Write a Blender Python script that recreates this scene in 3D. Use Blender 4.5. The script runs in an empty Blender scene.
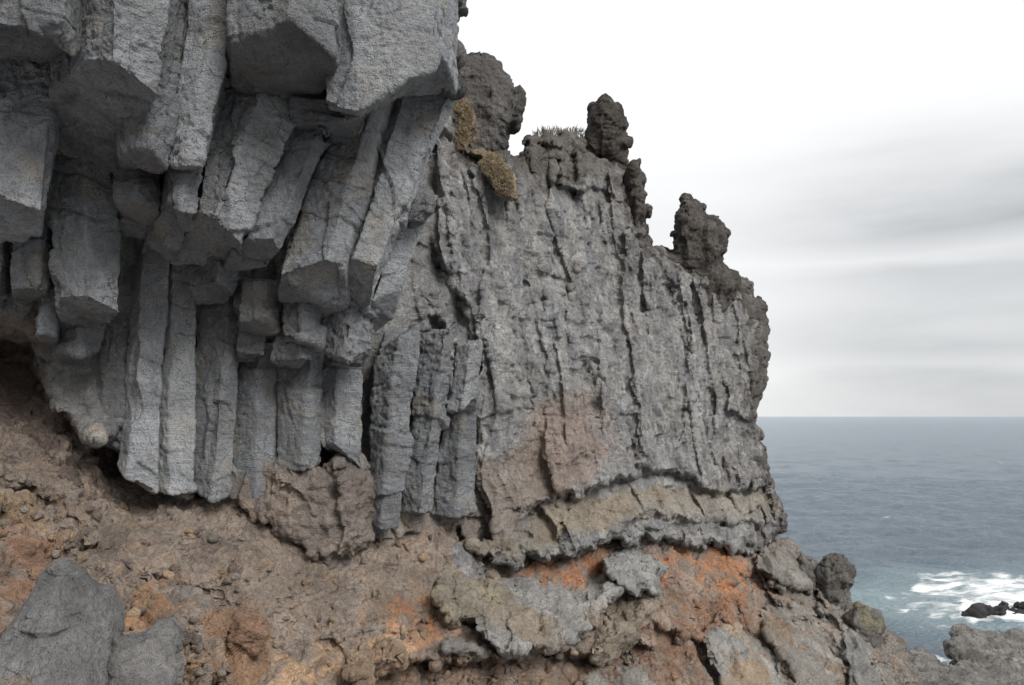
import bpy, bmesh, math, random
import numpy as np
random.seed(4)
C = bpy.context.scene.collection
F = 796.0; CZ = 18.0; HY = 416.0          # lens in pixels, eye height above the sea, horizon row

# ------------------------------------------------------------------ noise
def _h(ix, iy, iz, seed):
    h = (ix.astype(np.uint32) * np.uint32(374761393) + iy.astype(np.uint32) * np.uint32(668265263)
         + iz.astype(np.uint32) * np.uint32(2246822519) + np.uint32((seed * 3266489917) & 0xffffffff))
    h ^= h >> np.uint32(13); h *= np.uint32(1274126177); h ^= h >> np.uint32(16)
    h *= np.uint32(2654435761); h ^= h >> np.uint32(15)
    return h
def rnd(h): return (h & np.uint32(0xffffff)).astype(np.float32) / np.float32(0xffffff)
_G = np.array([[1,1,0],[-1,1,0],[1,-1,0],[-1,-1,0],[1,0,1],[-1,0,1],[1,0,-1],[-1,0,-1],
               [0,1,1],[0,-1,1],[0,1,-1],[0,-1,-1],[1,1,0],[-1,1,0],[0,-1,1],[0,-1,-1]], np.float32)
from concurrent.futures import ThreadPoolExecutor
POOL = ThreadPoolExecutor(4)
def rows(fn, p, *a):
    p = np.asarray(p, np.float32)
    if p[...,0].size < 20000: return fn(p, *a)
    n = 4 if p.ndim == 2 else min(8, p.shape[0])
    r = list(POOL.map(lambda q: fn(q, *a), np.array_split(p, n, 0)))
    return tuple(np.concatenate(k, 0) for k in zip(*r)) if isinstance(r[0], tuple) else np.concatenate(r, 0)
def gn(p, seed=0): return rows(_gn, p, seed)
def cells3(p, seed, k=.9, slope=.8, off=.35): return rows(_cells, p, seed, k, slope, off)
def _gn(p, seed):
    p = np.asarray(p, np.float32); i = np.floor(p).astype(np.int32); f = p - i
    w = f*f*f*(f*(f*6-15)+10); out = np.zeros(p.shape[:-1], np.float32)
    for a in (0,1):
        for b in (0,1):
            for c in (0,1):
                g = _G[_h(i[...,0]+a, i[...,1]+b, i[...,2]+c, seed) & np.uint32(15)]
                d = g[...,0]*(f[...,0]-a) + g[...,1]*(f[...,1]-b) + g[...,2]*(f[...,2]-c)
                out += d * (w[...,0] if a else 1-w[...,0]) * (w[...,1] if b else 1-w[...,1]) * (w[...,2] if c else 1-w[...,2])
    return out
def fbm(p, oct=4, seed=0, gain=.5, ridged=False):
    s = np.zeros(p.shape[:-1], np.float32); a = 1.
    for k in range(oct):
        n = gn(p*(2.03**k) + 11.7*k, seed+k)
        s += a*((.35-np.abs(n))*1.6 if ridged else n); a *= gain
    return s
def _cells(p, seed, k, slope, off, rng=(-1,0,1)):
    """continuous facets (upper envelope of tilted pieces) and distance to the joint between them"""
    p = np.asarray(p, np.float32); i = np.floor(p).astype(np.int32); f = p - i
    best = np.full(p.shape[:-1], -9., np.float32); sec = best.copy(); cid = best.copy()
    zz = (-1,0,1) if p.shape[-1] == 3 else (0,)
    z0 = i[...,2] if p.shape[-1] == 3 else np.zeros_like(i[...,0])
    for a in rng:
        for b in rng:
            for c in zz:
                ix, iy, iz = i[...,0]+a, i[...,1]+b, z0+c
                h1 = _h(ix,iy,iz,seed); h2 = _h(ix,iy,iz,seed+51); h3 = _h(ix,iy,iz,seed+97)
                h4 = _h(ix,iy,iz,seed+131); h5 = _h(ix,iy,iz,seed+177); h6 = _h(ix,iy,iz,seed+211)
                dx = f[...,0]-a-(.1+.8*rnd(h1)); dy = f[...,1]-b-(.1+.8*rnd(h2))
                v = off*(rnd(h4)-.5)*2 + slope*((rnd(h5)-.5)*dx + (rnd(h6)-.5)*dy)*2
                d2 = dx*dx+dy*dy
                if p.shape[-1] == 3:
                    dz = f[...,2]-c-(.1+.8*rnd(h3)); d2 = d2+dz*dz
                    v = v + slope*(rnd(_h(ix,iy,iz,seed+251))-.5)*2*dz
                v = v - k*d2
                up = v > best
                sec = np.where(up, best, np.maximum(sec, v)); cid = np.where(up, rnd(h6), cid)
                best = np.where(up, v, best)
    return best, best-sec, cid
def shard(p, seed, k=.15, slope=1., off=.3):
    """planar facets meeting in sharp ridges (height, zero mean) and a 0..1 closeness to the joints"""
    b, e, c = cells3(p, seed, k, slope, off)
    return -(b-b.mean()), e
def blur(a, n):
    for ax in (0, 1):
        for _ in range(2):
            p = np.pad(a, [(n,n) if i == ax else (0,0) for i in range(2)], mode='edge')
            c = np.cumsum(p, axis=ax, dtype=np.float64); c = np.concatenate([np.zeros_like(np.take(c,[0],ax)), c], ax)
            m = a.shape[ax]; w = 2*n+1
            a = ((np.take(c, range(w, w+m), ax)-np.take(c, range(0, m), ax))/w).astype(np.float32)
    return a
def sm(a, b, x):
    t = np.clip((x-a)/(b-a), 0, 1); return t*t*(3-2*t)

# ------------------------------------------------------------------ helpers
def P3(px, py, Y):
    px, py, Y = (np.asarray(a, np.float64) for a in (px, py, Y))
    return np.stack([(px-512)/F*Y, Y+0*px, CZ+(HY-py)/F*Y], -1)
def tag(o, label=None, cat=None, group=None, kind=None):
    for k, v in (('label',label),('category',cat),('group',group),('kind',kind)):
        if v: o[k] = v
    return o
def mesh_from(name, V, Q, col=None, mat=None, parent=None, smooth=True, extra=None):
    me = bpy.data.meshes.new(name); n = Q.shape[1]
    me.vertices.add(len(V)); me.vertices.foreach_set('co', np.ascontiguousarray(V, np.float32).ravel())
    me.loops.add(Q.size); me.loops.foreach_set('vertex_index', np.ascontiguousarray(Q, np.int32).ravel())
    me.polygons.add(len(Q)); me.polygons.foreach_set('loop_start', np.arange(0, Q.size, n, dtype=np.int32))
    if smooth: me.polygons.foreach_set('use_smooth', np.ones(len(Q), bool))
    me.update(calc_edges=True)
    put_col(me, col)
    if extra:
        for k, v in extra.items():
            a = me.attributes.new(k, 'FLOAT', 'POINT'); a.data.foreach_set('value', np.ascontiguousarray(v, np.float32).ravel())
    if mat: me.materials.append(mat)
    o = bpy.data.objects.new(name, me); C.objects.link(o)
    if parent: o.parent = parent
    return o
def put_col(me, col):
    if col is None: return
    a = me.attributes.new('Col', 'FLOAT_COLOR', 'POINT')
    a.data.foreach_set('color', np.concatenate([col, np.ones((len(col),1))], 1).astype(np.float32).ravel())
def segdist(PX, PY, pts, closed=False):
    pts = np.asarray(pts, np.float32); d = np.full(PX.shape, 1e9, np.float32)
    n = len(pts)
    for k in range(n if closed else n-1):
        a = pts[k]; b = pts[(k+1) % n]; ab = b-a; L = max(float(ab@ab), 1e-9)
        t = np.clip(((PX-a[0])*ab[0]+(PY-a[1])*ab[1])/L, 0, 1)
        d = np.minimum(d, (PX-a[0]-t*ab[0])**2+(PY-a[1]-t*ab[1])**2)
    return np.sqrt(d)
def inside(PX, PY, pts):
    r = np.zeros(PX.shape, bool); n = len(pts)
    for k in range(n):
        x1,y1 = pts[k]; x2,y2 = pts[(k+1)%n]
        if y1 == y2: continue
        c = (PY < y1) != (PY < y2)
        r ^= c & (PX < (x2-x1)*(PY-y1)/(y2-y1)+x1)
    return r
def sdist(PX, PY, pts):
    d = segdist(PX, PY, pts, True); return np.where(inside(PX, PY, pts), d, -d)
def grid(x0, x1, y0, y1, st):
    return np.meshgrid(np.arange(x0, x1+.01, st, dtype=np.float32), np.arange(y0, y1+.01, st, dtype=np.float32))
def I(px, pts):
    pts = sorted(pts); return np.interp(px, [p[0] for p in pts], [p[1] for p in pts]).astype(np.float32)
def pn(PX, PY, s, oct=3, seed=0):
    return fbm(np.stack([PX/s, PY/s, 0*PX+seed*3.3], -1), oct, seed)
def lip(PX, PY, pts, up, down, hu, hd, jag=3., x0=-999, x1=9999, fade=25, soft=1.2, seed=1):
    yl = I(PX + pn(PX,PY,14,2,seed)*8, pts) + pn(PX,PY,20,4,seed+4)*jag*2.2
    sd = PY-yl; s = 1/(1+np.exp(-np.clip(sd/soft,-30,30)))
    w = sm(x0-.01, x0+fade, PX)*(1-sm(x1-fade, x1+.01, PX))
    return w*(-(1-s)*up*np.exp(-np.maximum(-sd,0)/hu) + s*down*np.exp(-np.maximum(sd,0)/hd))
def crack(PX, PY, pts, w, d, seed=3):
    return .32*d*np.exp(-(segdist(PX+pn(PX,PY,26,3,seed)*6, PY+pn(PX,PY,26,3,seed+5)*6, pts)/w)**2)
def side(PX, PY, pts, amp, w, seed=3, jag=4):
    """a step along a polyline: the ground to its right-hand side is farther by amp, fading over w pixels"""
    X = PX+pn(PX,PY,28,4,seed)*jag*1.6; Y = PY+pn(PX,PY,28,4,seed+5)*jag*1.6
    best = np.full(PX.shape, 1e9, np.float32); sg = np.zeros(PX.shape, np.float32)
    p = np.asarray(pts, np.float32)
    for k in range(len(p)-1):
        a, b = p[k], p[k+1]; ab = b-a; L = float(ab@ab)
        t = np.clip(((X-a[0])*ab[0]+(Y-a[1])*ab[1])/L, 0, 1); dx = X-a[0]-t*ab[0]; dy = Y-a[1]-t*ab[1]
        d = np.hypot(dx, dy); cr = ab[0]*dy-ab[1]*dx
        u = d < best; best = np.where(u, d, best); sg = np.where(u, np.sign(cr), sg)
    return .34*amp*sg*np.exp(-best/w)*np.minimum(best/1.2, 1)
def mix(col, c, w): return col*(1-w[...,None]) + np.asarray(c, np.float32)*w[...,None]
def blot(PX, PY, poly, soft=6, jag=10, seed=2):
    d = sdist(PX+pn(PX,PY,20,3,seed)*jag, PY+pn(PX,PY,20,3,seed+9)*jag, poly); return sm(-soft, soft, d)
def relief(name, PX, PY, Y, mask, disp, col, mat, back=None, parent=None, nblur=4, bn=.25):
    """a rock face standing at its own distance Y; roughened along its normals; closed by a back sheet"""
    P = P3(PX, PY, Y).astype(np.float32); Pb = P3(PX, PY, blur(np.asarray(Y, np.float32), nblur))
    n = np.cross(np.gradient(Pb, axis=1), np.gradient(Pb, axis=0)).astype(np.float32); n /= np.linalg.norm(n, axis=-1, keepdims=True)+1e-9
    view = P - np.array([0,0,CZ], np.float32); n *= -np.sign((n*view).sum(-1, keepdims=True)+1e-9)
    dv, cv = disp(P, PX, PY), col(P, PX, PY)
    P = P + n*dv[...,None]
    def sheet(P, m, c, flip):
        idx = -np.ones(m.shape, np.int64); idx[m] = np.arange(m.sum())
        q = m[:-1,:-1] & m[1:,:-1] & m[:-1,1:] & m[1:,1:]
        Q = np.stack([idx[:-1,:-1][q], idx[1:,:-1][q], idx[1:,1:][q], idx[:-1,1:][q]], 1)
        return P[m], (Q[:, ::-1] if flip else Q), c[m]
    V, Q, c = sheet(P, mask, cv, False)
    if back is not None:
        st = 3
        B = P3(PX[::st,::st], PY[::st,::st], back[::st,::st]).astype(np.float32)
        B += (pn(PX[::st,::st], PY[::st,::st], 9, 3, 77)*bn)[...,None]
        V2, Q2, c2 = sheet(B, mask[::st,::st], cv[::st,::st], True)
        Q = np.concatenate([Q, Q2+len(V)]); V = np.concatenate([V, V2]); c = np.concatenate([c, c2])
    return mesh_from(name, V, Q, c, mat, parent)

def remesh(o, voxel, relax=0):
    md = o.modifiers.new('r','REMESH'); md.mode = 'VOXEL'; md.voxel_size = voxel
    if relax: sm_ = o.modifiers.new('s','SMOOTH'); sm_.factor = .5; sm_.iterations = relax
    dg = bpy.context.evaluated_depsgraph_get(); m2 = bpy.data.meshes.new_from_object(o.evaluated_get(dg))
    old = o.data; nm = old.name; o.modifiers.clear(); o.data = m2; bpy.data.meshes.remove(old); m2.name = nm
    nv = len(m2.vertices); V = np.empty(nv*3,np.float32); m2.vertices.foreach_get('co',V)
    N_ = np.empty(nv*3,np.float32); m2.vertex_normals.foreach_get('vector',N_)
    return m2, V.reshape(-1,3), N_.reshape(-1,3)
def solid(name, PX, PY, Yf, Yb, mask, voxel, disp, col, mat, parent=None, relax=3):
    """closed rock between a front and a back face, evenly meshed, roughened and coloured in place"""
    seed = np.zeros_like(mask); c0 = np.argwhere(mask)
    seed[tuple(c0[np.argmin(((c0-np.median(c0,0))**2).sum(1))])] = True
    n0 = 0
    while seed.sum() != n0:                      # keep the one connected body, no floating crumbs
        n0 = seed.sum()
        for _ in range(40):
            t = seed.copy(); t[1:] |= seed[:-1]; t[:-1] |= seed[1:]; t[:,1:] |= seed[:,:-1]; t[:,:-1] |= seed[:,1:]; seed = t & mask
    mask = seed
    q = mask[:-1,:-1] & mask[1:,:-1] & mask[:-1,1:] & mask[1:,1:]
    H, Wd = mask.shape; idx = np.arange(H*Wd).reshape(H,Wd); b = H*Wd
    Qf = np.stack([idx[:-1,:-1][q], idx[1:,:-1][q], idx[1:,1:][q], idx[:-1,1:][q]], 1)
    p = np.pad(q, 1); S = []
    for cond, a0, a1 in ((q & ~p[:-2,1:-1], idx[:-1,:-1], idx[:-1,1:]), (q & ~p[2:,1:-1], idx[1:,1:], idx[1:,:-1]),
                         (q & ~p[1:-1,:-2], idx[1:,:-1], idx[:-1,:-1]), (q & ~p[1:-1,2:], idx[:-1,1:], idx[1:,1:])):
        S.append(np.stack([a0[cond], a1[cond], a1[cond]+b, a0[cond]+b], 1))
    Q = np.concatenate([Qf, Qf[:, ::-1]+b]+S)
    V = np.concatenate([P3(PX,PY,Yf).reshape(-1,3), P3(PX,PY,np.maximum(Yb,Yf+.02)).reshape(-1,3)])
    u, inv = np.unique(Q, return_inverse=True)
    o = mesh_from(name, V[u], inv.reshape(-1,4), None, None, parent)
    m2, V, Nn = remesh(o, voxel, relax)
    front = ((V-np.array([0,0,CZ],np.float32))*Nn).sum(1) < .35*np.linalg.norm(V-np.array([0,0,CZ]),axis=1)
    c = np.ones((len(V),3),np.float32)*.2
    P = V[front]; px = (512+F*P[:,0]/P[:,1]).astype(np.float32); py = (HY-F*(P[:,2]-CZ)/P[:,1]).astype(np.float32)
    c[front] = col(P,px,py)
    V[front] += Nn[front]*np.asarray(disp(P,px,py),np.float32)[:,None]
    m2.vertices.foreach_set('co',V.ravel()); put_col(m2,c); m2.materials.append(mat)
    m2.polygons.foreach_set('use_smooth',np.ones(len(m2.polygons),bool)); m2.update()
    return o

# ------------------------------------------------------------------ materials
def nodes(m):
    m.use_nodes = True; nt = m.node_tree; nt.nodes.clear(); return nt, nt.nodes.new, nt.links.new
def rock_mat(name, scale=1., bump=.5, rough=.9, var=.35, plate=0.):
    m = bpy.data.materials.new(name); nt, N, L = nodes(m)
    out = N('ShaderNodeOutputMaterial'); b = N('ShaderNodeBsdfPrincipled'); L(b.outputs[0], out.inputs[0])
    b.inputs['Roughness'].default_value = rough
    if 'Specular IOR Level' in b.inputs: b.inputs['Specular IOR Level'].default_value = .3
    at = N('ShaderNodeAttribute'); at.attribute_name = 'Col'
    tc = N('ShaderNodeTexCoord'); mp = N('ShaderNodeMapping'); L(tc.outputs['Object'], mp.inputs[0])
    mp.inputs['Scale'].default_value = (scale,)*3
    def noise(s, d, dist=0.):
        n = N('ShaderNodeTexNoise'); n.inputs['Scale'].default_value = s; n.inputs['Detail'].default_value = d
        n.inputs['Roughness'].default_value = .62; n.inputs['Distortion'].default_value = dist; L(mp.outputs[0], n.inputs[0]); return n
    def ramp(sock, a, b_, lo, hi):
        r = N('ShaderNodeMapRange'); r.inputs['From Min'].default_value = a; r.inputs['From Max'].default_value = b_
        r.inputs['To Min'].default_value = lo; r.inputs['To Max'].default_value = hi; L(sock, r.inputs[0]); return r.outputs[0]
    def mul(a, b_):
        k = N('ShaderNodeMath'); k.operation = 'MULTIPLY'; L(a, k.inputs[0]); L(b_, k.inputs[1]); return k.outputs[0]
    n1 = noise(1.3, 8, .4); n2 = noise(14., 9); n3 = noise(46., 6)
    v = mul(ramp(n1.outputs[0], .3, .72, 1-var, 1+var), ramp(n2.outputs[0], .3, .7, 1-var*.75, 1+var*.75))
    pit_shade = ramp(n3.outputs[0], .34, .48, .5, 1.05)  # fine occlusion painted into the colour, darker where the grain dips
    v = mul(v, pit_shade)
    mx = N('ShaderNodeVectorMath'); mx.operation = 'SCALE'; L(at.outputs['Color'], mx.inputs[0]); L(v, mx.inputs['Scale'])
    L(mx.outputs[0], b.inputs['Base Color'])
    vc = N('ShaderNodeTexVoronoi'); vc.feature = 'DISTANCE_TO_EDGE'; vc.inputs['Scale'].default_value = 1.6
    dn = noise(2.2, 4); md = N('ShaderNodeVectorMath'); md.operation = 'MULTIPLY_ADD'; L(dn.outputs['Color'], md.inputs[0]); md.inputs[1].default_value = (.5,)*3; L(mp.outputs[0], md.inputs[2]); L(md.outputs[0], vc.inputs['Vector'])
    cw = ramp(vc.outputs['Distance'], 0., .016, 1., 0.); ck = mul(cw, ramp(n1.outputs[0], .48, .6, 0., 1.))
    # grain: bumps of three sizes, and thin horizontal breaks on the columns
    vo = N('ShaderNodeTexVoronoi'); vo.feature = 'F1'; vo.inputs['Scale'].default_value = 9.; L(mp.outputs[0], vo.inputs[0])
    h = N('ShaderNodeMath'); h.operation = 'MULTIPLY_ADD'; L(n2.outputs[0], h.inputs[0]); h.inputs[1].default_value = 1.3; L(n3.outputs[0], h.inputs[2])
    h2 = N('ShaderNodeMath'); h2.operation = 'MULTIPLY_ADD'; L(vo.outputs[0], h2.inputs[0]); h2.inputs[1].default_value = .35; L(h.outputs[0], h2.inputs[2])
    h4 = N('ShaderNodeMath'); h4.operation = 'MULTIPLY_ADD'; L(ck, h4.inputs[0]); h4.inputs[1].default_value = -.6; L(h2.outputs[0], h4.inputs[2]); hh = h4.outputs[0]
    L(mul(v, ramp(ck, 0., 1., 1., .5)), mx.inputs['Scale'])
    if plate:
        m2 = N('ShaderNodeMapping'); L(tc.outputs['Object'], m2.inputs[0]); m2.inputs['Scale'].default_value = (2.2, 2.2, 19.)
        m2.inputs['Rotation'].default_value = (.12, .16, 0)
        w = N('ShaderNodeTexNoise'); w.inputs['Scale'].default_value = 1.; w.inputs['Detail'].default_value = 5; w.inputs['Distortion'].default_value = .8; L(m2.outputs[0], w.inputs[0])
        h3 = N('ShaderNodeMath'); h3.operation = 'MULTIPLY_ADD'; L(w.outputs[0], h3.inputs[0]); h3.inputs[1].default_value = plate; L(hh, h3.inputs[2]); hh = h3.outputs[0]
    bp = N('ShaderNodeBump'); bp.inputs['Strength'].default_value = bump; bp.inputs['Distance'].default_value = .075/scale
    L(hh, bp.inputs['Height']); L(bp.outputs[0], b.inputs['Normal'])
    return m
M_COL = rock_mat('basalt', 1., .8, .85, .25, .7)
M_CLIFF = rock_mat('cliff_rock', .85, .8, .92, .3, .6)
M_SLOPE = rock_mat('ash_and_lava', 1., .9, .95, .35)
M_CLINK = rock_mat('clinker', .8, 1., .95, .4)

GREY = np.array([.278,.289,.304]); DARK = np.array([.10,.10,.105]); BROWN = np.array([.23,.185,.155])
CRUST = np.array([.115,.102,.09]); TAN = np.array([.40,.33,.24]); ORANGE = np.array([.52,.25,.13]); UMBER = np.array([.17,.13,.11])

# ------------------------------------------------------------------ the cliff
def Ycliff(px):
    return I(px, [(-200,12.2),(0,13.4),(100,13.9),(200,14.4),(300,15.),(400,15.9),(450,16.6),(480,17.3),(560,19.6),(640,22.4),(700,24.8),(770,28.4),(800,30)])
SKY = [(455,150),(520,150),(522,138),(533,134),(545,133),(560,135),(572,132),(582,140),(592,150),(622,158),(634,170),(640,200),(646,225),
       (650,246),(662,250),(674,252),(700,262),(722,266),(728,270),(735,278),(745,277),(751,283),(755,297),(764,305),(766,318),(768,335),(766,345),(768,356),
       (766,366),(763,380),(759,398),(757,412),(759,424),(763,436),(767,450),(770,465),(773,480),(780,500),(786,515),(786,527),(779,537),(770,548),(790,600),(790,760),(-400,760),(-400,-300),(455,-300)]
LIPC = [(-200,310),(0,338),(34,346),(44,385),(60,415),(80,432),(95,440),(118,440),(135,468),(150,492),(178,500),(200,492),(215,500),(240,512),(262,525),(275,536),
        (300,548),(322,556),(345,552),(365,548),(384,543),(392,541),(408,533),(430,535),(458,530),(470,548),(486,560),(502,566),(514,562),(530,562),(560,556),(590,549),(620,543),
        (650,541),(700,546),(740,549),(760,553),(778,543),(790,540)]
ULED = [(500,548),(516,530),(530,512),(545,502),(570,494),(600,490),(620,478),(645,470),(670,472),(690,480),(710,487),(740,486),(760,482),(785,490)]
PX, PY = np.meshgrid(np.arange(-150,797,1.2,dtype=np.float32), np.concatenate([np.arange(-290,-30,8),np.arange(-30,611,1.2)]).astype(np.float32))
def build_cliff():
    def dist(PX, PY):
        jx = pn(PX,PY,10,2,5)*6 + pn(PX,PY,34,2,6)*5; jy = pn(PX,PY,12,2,15)*6
        return sdist(PX+jx, PY+jy, SKY)-2
    d = dist(PX, PY)
    Y = Ycliff(PX)
    # the face leans back toward the top at the far end and bulges over its foot
    Y = Y + np.clip((300-PY)/300,-.3,1)*I(PX,[(380,0),(460,.8),(600,1.6),(800,1.8)])
    # far crest pulls the surface round
    T = 1.6; R = 20
    t = np.clip(1-d/R, 0, 1); Yc = T*(1-np.sqrt(np.maximum(1-t*t,0)))
    # hollows and ledges
    soft = sm(120,170,PX)*(1-sm(470,520,PX)); left = 1-sm(60,110,PX)
    Y += lip(PX,PY,LIPC,.75,1.5,45,60,5,seed=3)*(1-.82*soft)*(1-.55*left)
    Y -= np.clip(-PY/200,0,1.5)*2.6*(1-sm(400,445,PX)); Y -= .6*(1-sm(330,400,PX))*(1-sm(300,360,PY))  # unseen top above the frame leans out to block light behind the columns
    Y += lip(PX,PY,ULED,.55,.75,26,14,4,505,800,seed=7)
    Y += lip(PX,PY,[(600,545),(640,515),(700,520),(740,522),(785,525)],.35,.25,18,20,3,590,790,seed=9)
    # rough foot of the wall standing out under the columns, and the clod of rubble hanging from it
    Y -= sm(425,475,PY+pn(PX,PY,30,3,47)*30)*(1-sm(350,400,PX))*sm(30,70,PX)*.7 + sm(385,420,PY)*sm(30,60,PX)*(1-sm(115,140,PX))*.12
    Y -= sm(-22,26,sdist(PX+pn(PX,PY,18,3,48)*10,PY+pn(PX,PY,18,3,49)*10,[(268,470),(300,452),(345,455),(386,480),(386,545),(345,570),(322,582),(300,565),(272,535)]))*.5
    # overhung mouth and caves
    for (cx,cy,rx,ry,dp) in ((130,478,36,42,1.7),(15,378,34,40,.7),(321,455,13,13,1.0),(432,345,13,24,.7),(200,497,10,12,.4),(588,372,12,14,.5)):
        e = np.exp(-(((PX-cx+pn(PX,PY,12,2,41)*8)/rx)**2+((PY-cy+pn(PX,PY,12,2,43)*8)/ry)**2)**2); Y += dp*e
    # grooves and ribs traced on the far face
    for pts, w, dp in (([(418,325),(410,390),(398,480)],3,.5),([(512,330),(528,380),(536,430),(540,470)],2.5,.35),([(525,268),(522,320),(527,372)],2.,.4),
                       ([(575,300),(583,370),(600,420)],5,.45),([(640,270),(650,330),(660,400),(672,440)],4,.4),([(592,215),(575,260),(568,300)],4,.5),
                       ([(610,190),(606,240),(602,300)],3,.35),([(690,280),(700,330),(704,370)],3,.35),([(480,380),(478,440),(476,505)],3,.4),
                       ([(548,400),(552,440),(560,470)],2.5,.3),([(452,330),(446,390),(436,430)],2.5,.4),([(655,262),(664,290),(690,310)],3,.3),
                       ([(735,360),(720,385),(725,420)],5,.4),([(700,368),(720,372),(745,360)],4,.35)):
        Y += crack(PX,PY,pts,w,dp)
    for pts, amp, w in (([(470,170),(490,240),(478,300),(470,360)],.35,22),([(585,180),(592,240),(560,330)],-.45,26),([(630,200),(622,280),(632,360),(640,440)],.45,25),
                        ([(508,280),(512,350),(516,440),(520,500)],-.3,18),([(606,240),(600,330),(610,420)],-.35,18),([(670,280),(690,340),(680,430)],.4,22),([(540,300),(545,390)],.3,14),
                        ([(700,260),(712,330),(704,420),(715,470)],-.4,22),([(440,180),(452,250),(462,320)],.3,12),([(735,300),(738,350)],.4,15)):
        Y += side(PX,PY,pts,amp,w)
    far = sm(370,450,PX)
    s = ((PX-512)/F*Y+Y)*.7; z = (HY-PY)/F*Y
    wx = fbm(np.stack([s*.5,z*.5,0*s],-1),2,61)*.4; wz = fbm(np.stack([s*.5,z*.5,0*s+9],-1),2,62)*.4
    def sh(us, vs, seed, wa=1., sk=0.): return shard(np.stack([(s+wx*wa+sk*z)/us,(z+wz*wa)/vs],-1), seed)
    f1,e1 = sh(1.9,3.0,3,1.,.12); f2,e2 = sh(.85,1.15,5,.7,.2)
    k2 = .6+1.1*np.clip(fbm(np.stack([s*.4,z*.4,0*s+4],-1),2,66)+.3,0,1)
    def blocks(us, vs, seed, sk=0.):
        b, e, c = cells3(np.stack([(s+wx*.3+sk*z)/us,(z+wz*.6)/vs],-1), seed, 1.2, .25, .1); return c-.5, e
    b1,g1 = blocks(.85,3.2,11,.10); b2,g2 = blocks(.42,.8,12,.15)
    foot = np.maximum(far, sm(415,450,PY)*sm(30,60,PX)*.8)
    Y = Y - far*(.46*f1+.18*f2*k2) - foot*(.42*b1+.17*b2*k2) + far*.05*np.exp(-g1/.03)*k2
    cm = sm(-.05,.25,fbm(np.stack([s*.6,z*.3,0*s+7],-1),2,67))
    Y = Y + far*cm*.05*np.exp(-e1/.025)
    # crumpled flakes near the bend
    bend = np.exp(-(((PX-452)/30)**2+((PY-270)/75)**2)**2)
    f4,e4 = shard(np.stack([(s*.8+z*.55+wx*.5)/.22,(z*.8-s*.5)/.6],-1),9,.15,1.2,.5)
    Y -= bend*(.26*f4-.08*np.exp(-e4/.05))
    Y += Yc
    def disp(P, PX, PY):
        q = P; d = dist(PX,PY); far = np.maximum(sm(370,450,PX), .9*sm(380,420,PY))
        w = np.stack([fbm(q*.9,2,90+k) for k in range(3)],1)*.18
        k2 = np.clip(.55+1.3*fbm(q*.45,2,96),.1,1.3); g3,e3 = shard((q+w)/np.array([.42,.42,.5],np.float32),17); g4,e4 = shard((q+w*.5)/np.array([.17,.17,.15],np.float32),18)
        r = .05*fbm(q*1.2,4,21,.5)+.015*fbm(q*6.,4,25,.6) + (.05+.11*far)*g3*k2 + (.02+.03*far)*g4*(1.2-k2*.5) - .02*far*k2*np.exp(-e3/.03)
        cl,_,_ = cells3(q/np.float32(.26),31,.9,.7,.4); c2,_,_ = cells3(q/np.float32(.1),32,.9,.6,.4)
        lowr = np.maximum(np.exp(-np.maximum(d,0)/16)*sm(400,470,PX), blot(PX,PY,[(268,450),(385,470),(385,545),(330,580),(270,535)],14,14))
        lowr = np.maximum(lowr, sm(-30,0,PY-I(PX,LIPC))*.7)
        lowr = np.maximum(lowr, blot(PX,PY,[(500,130),(585,130),(600,160),(560,175),(515,170)],12,14)*.8)
        return r + lowr*(.075*cl+.05*c2)
    def col(P, PX, PY):
        q = P; d = dist(PX,PY)
        n = fbm(q*.7,4,71); n2 = fbm(q*2.2,4,75)
        c = np.ones(PX.shape+(3,),np.float32)*np.array([.29,.285,.28],np.float32)
        c = mix(c, (.255,.235,.215), sm(-.1,.4,n)*sm(470,560,PX)*.75)
        n3 = fbm(q*np.array([2.6,2.6,.55],np.float32),5,77,.6)
        c = mix(c, (.38,.375,.36), sm(.08,.45,n3)*.55); c = mix(c, (.19,.195,.21), sm(.05,.45,-n3)*.7)
        c = mix(c, (.36,.35,.335), sm(.15,.5,n2)*.5); c = mix(c, (.47,.46,.44), sm(.36,.5,fbm(q*3.4,5,79,.65))*.6)
        c = mix(c, CRUST, np.exp(-np.maximum(d-4+n2*22,0)/11)*.95*sm(430,460,PX))
        c = mix(c, CRUST*1.3, blot(PX,PY,[(500,130),(585,130),(600,175),(560,185),(515,175)],12,18)*.75)
        c = mix(c, (.30,.235,.20), blot(PX,PY,[(535,405),(590,395),(612,440),(596,480),(540,500),(520,470)],12,20)*.85)
        c = mix(c, (.27,.22,.18), blot(PX,PY,[(455,470),(545,440),(560,495),(516,530),(514,565),(480,560),(440,535),(380,540),(385,510)],14,20)*.7)
        c = mix(c, BROWN, blot(PX,PY,[(268,465),(330,455),(385,470),(385,550),(320,585),(270,545),(200,510)],14,16)*.8)
        c = mix(c, TAN*.85, blot(PX,PY,[(520,535),(545,508),(600,494),(640,486),(690,492),(770,500),(775,512),(640,516),(560,540)],6,10)*.75)
        c = mix(c, (.34,.32,.29), blot(PX,PY,[(640,500),(740,495),(775,520),(700,525),(640,520)],6,12)*.7)
        c = mix(c, (.27,.23,.15), blot(PX,PY,[(470,545),(520,540),(560,530),(530,555),(490,562)],6,10)*.5)
        c = mix(c, UMBER, blot(PX,PY,[(-150,350),(30,345),(50,400),(95,445),(150,500),(270,530),(280,620),(-150,620)],5,12)*.95)
        c = mix(c, (.30,.235,.20), blot(PX,PY,[(-150,312),(0,318),(30,335),(20,350),(-150,350)],5,8)*.8)
        c = mix(c, (.38,.31,.25), sm(.22,.42,fbm(q*1.7,3,83))*sm(-110,-30,PY-I(PX,LIPC))*(1-sm(300,500,PX))*.75)
        return c
    mask = d > 0
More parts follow.
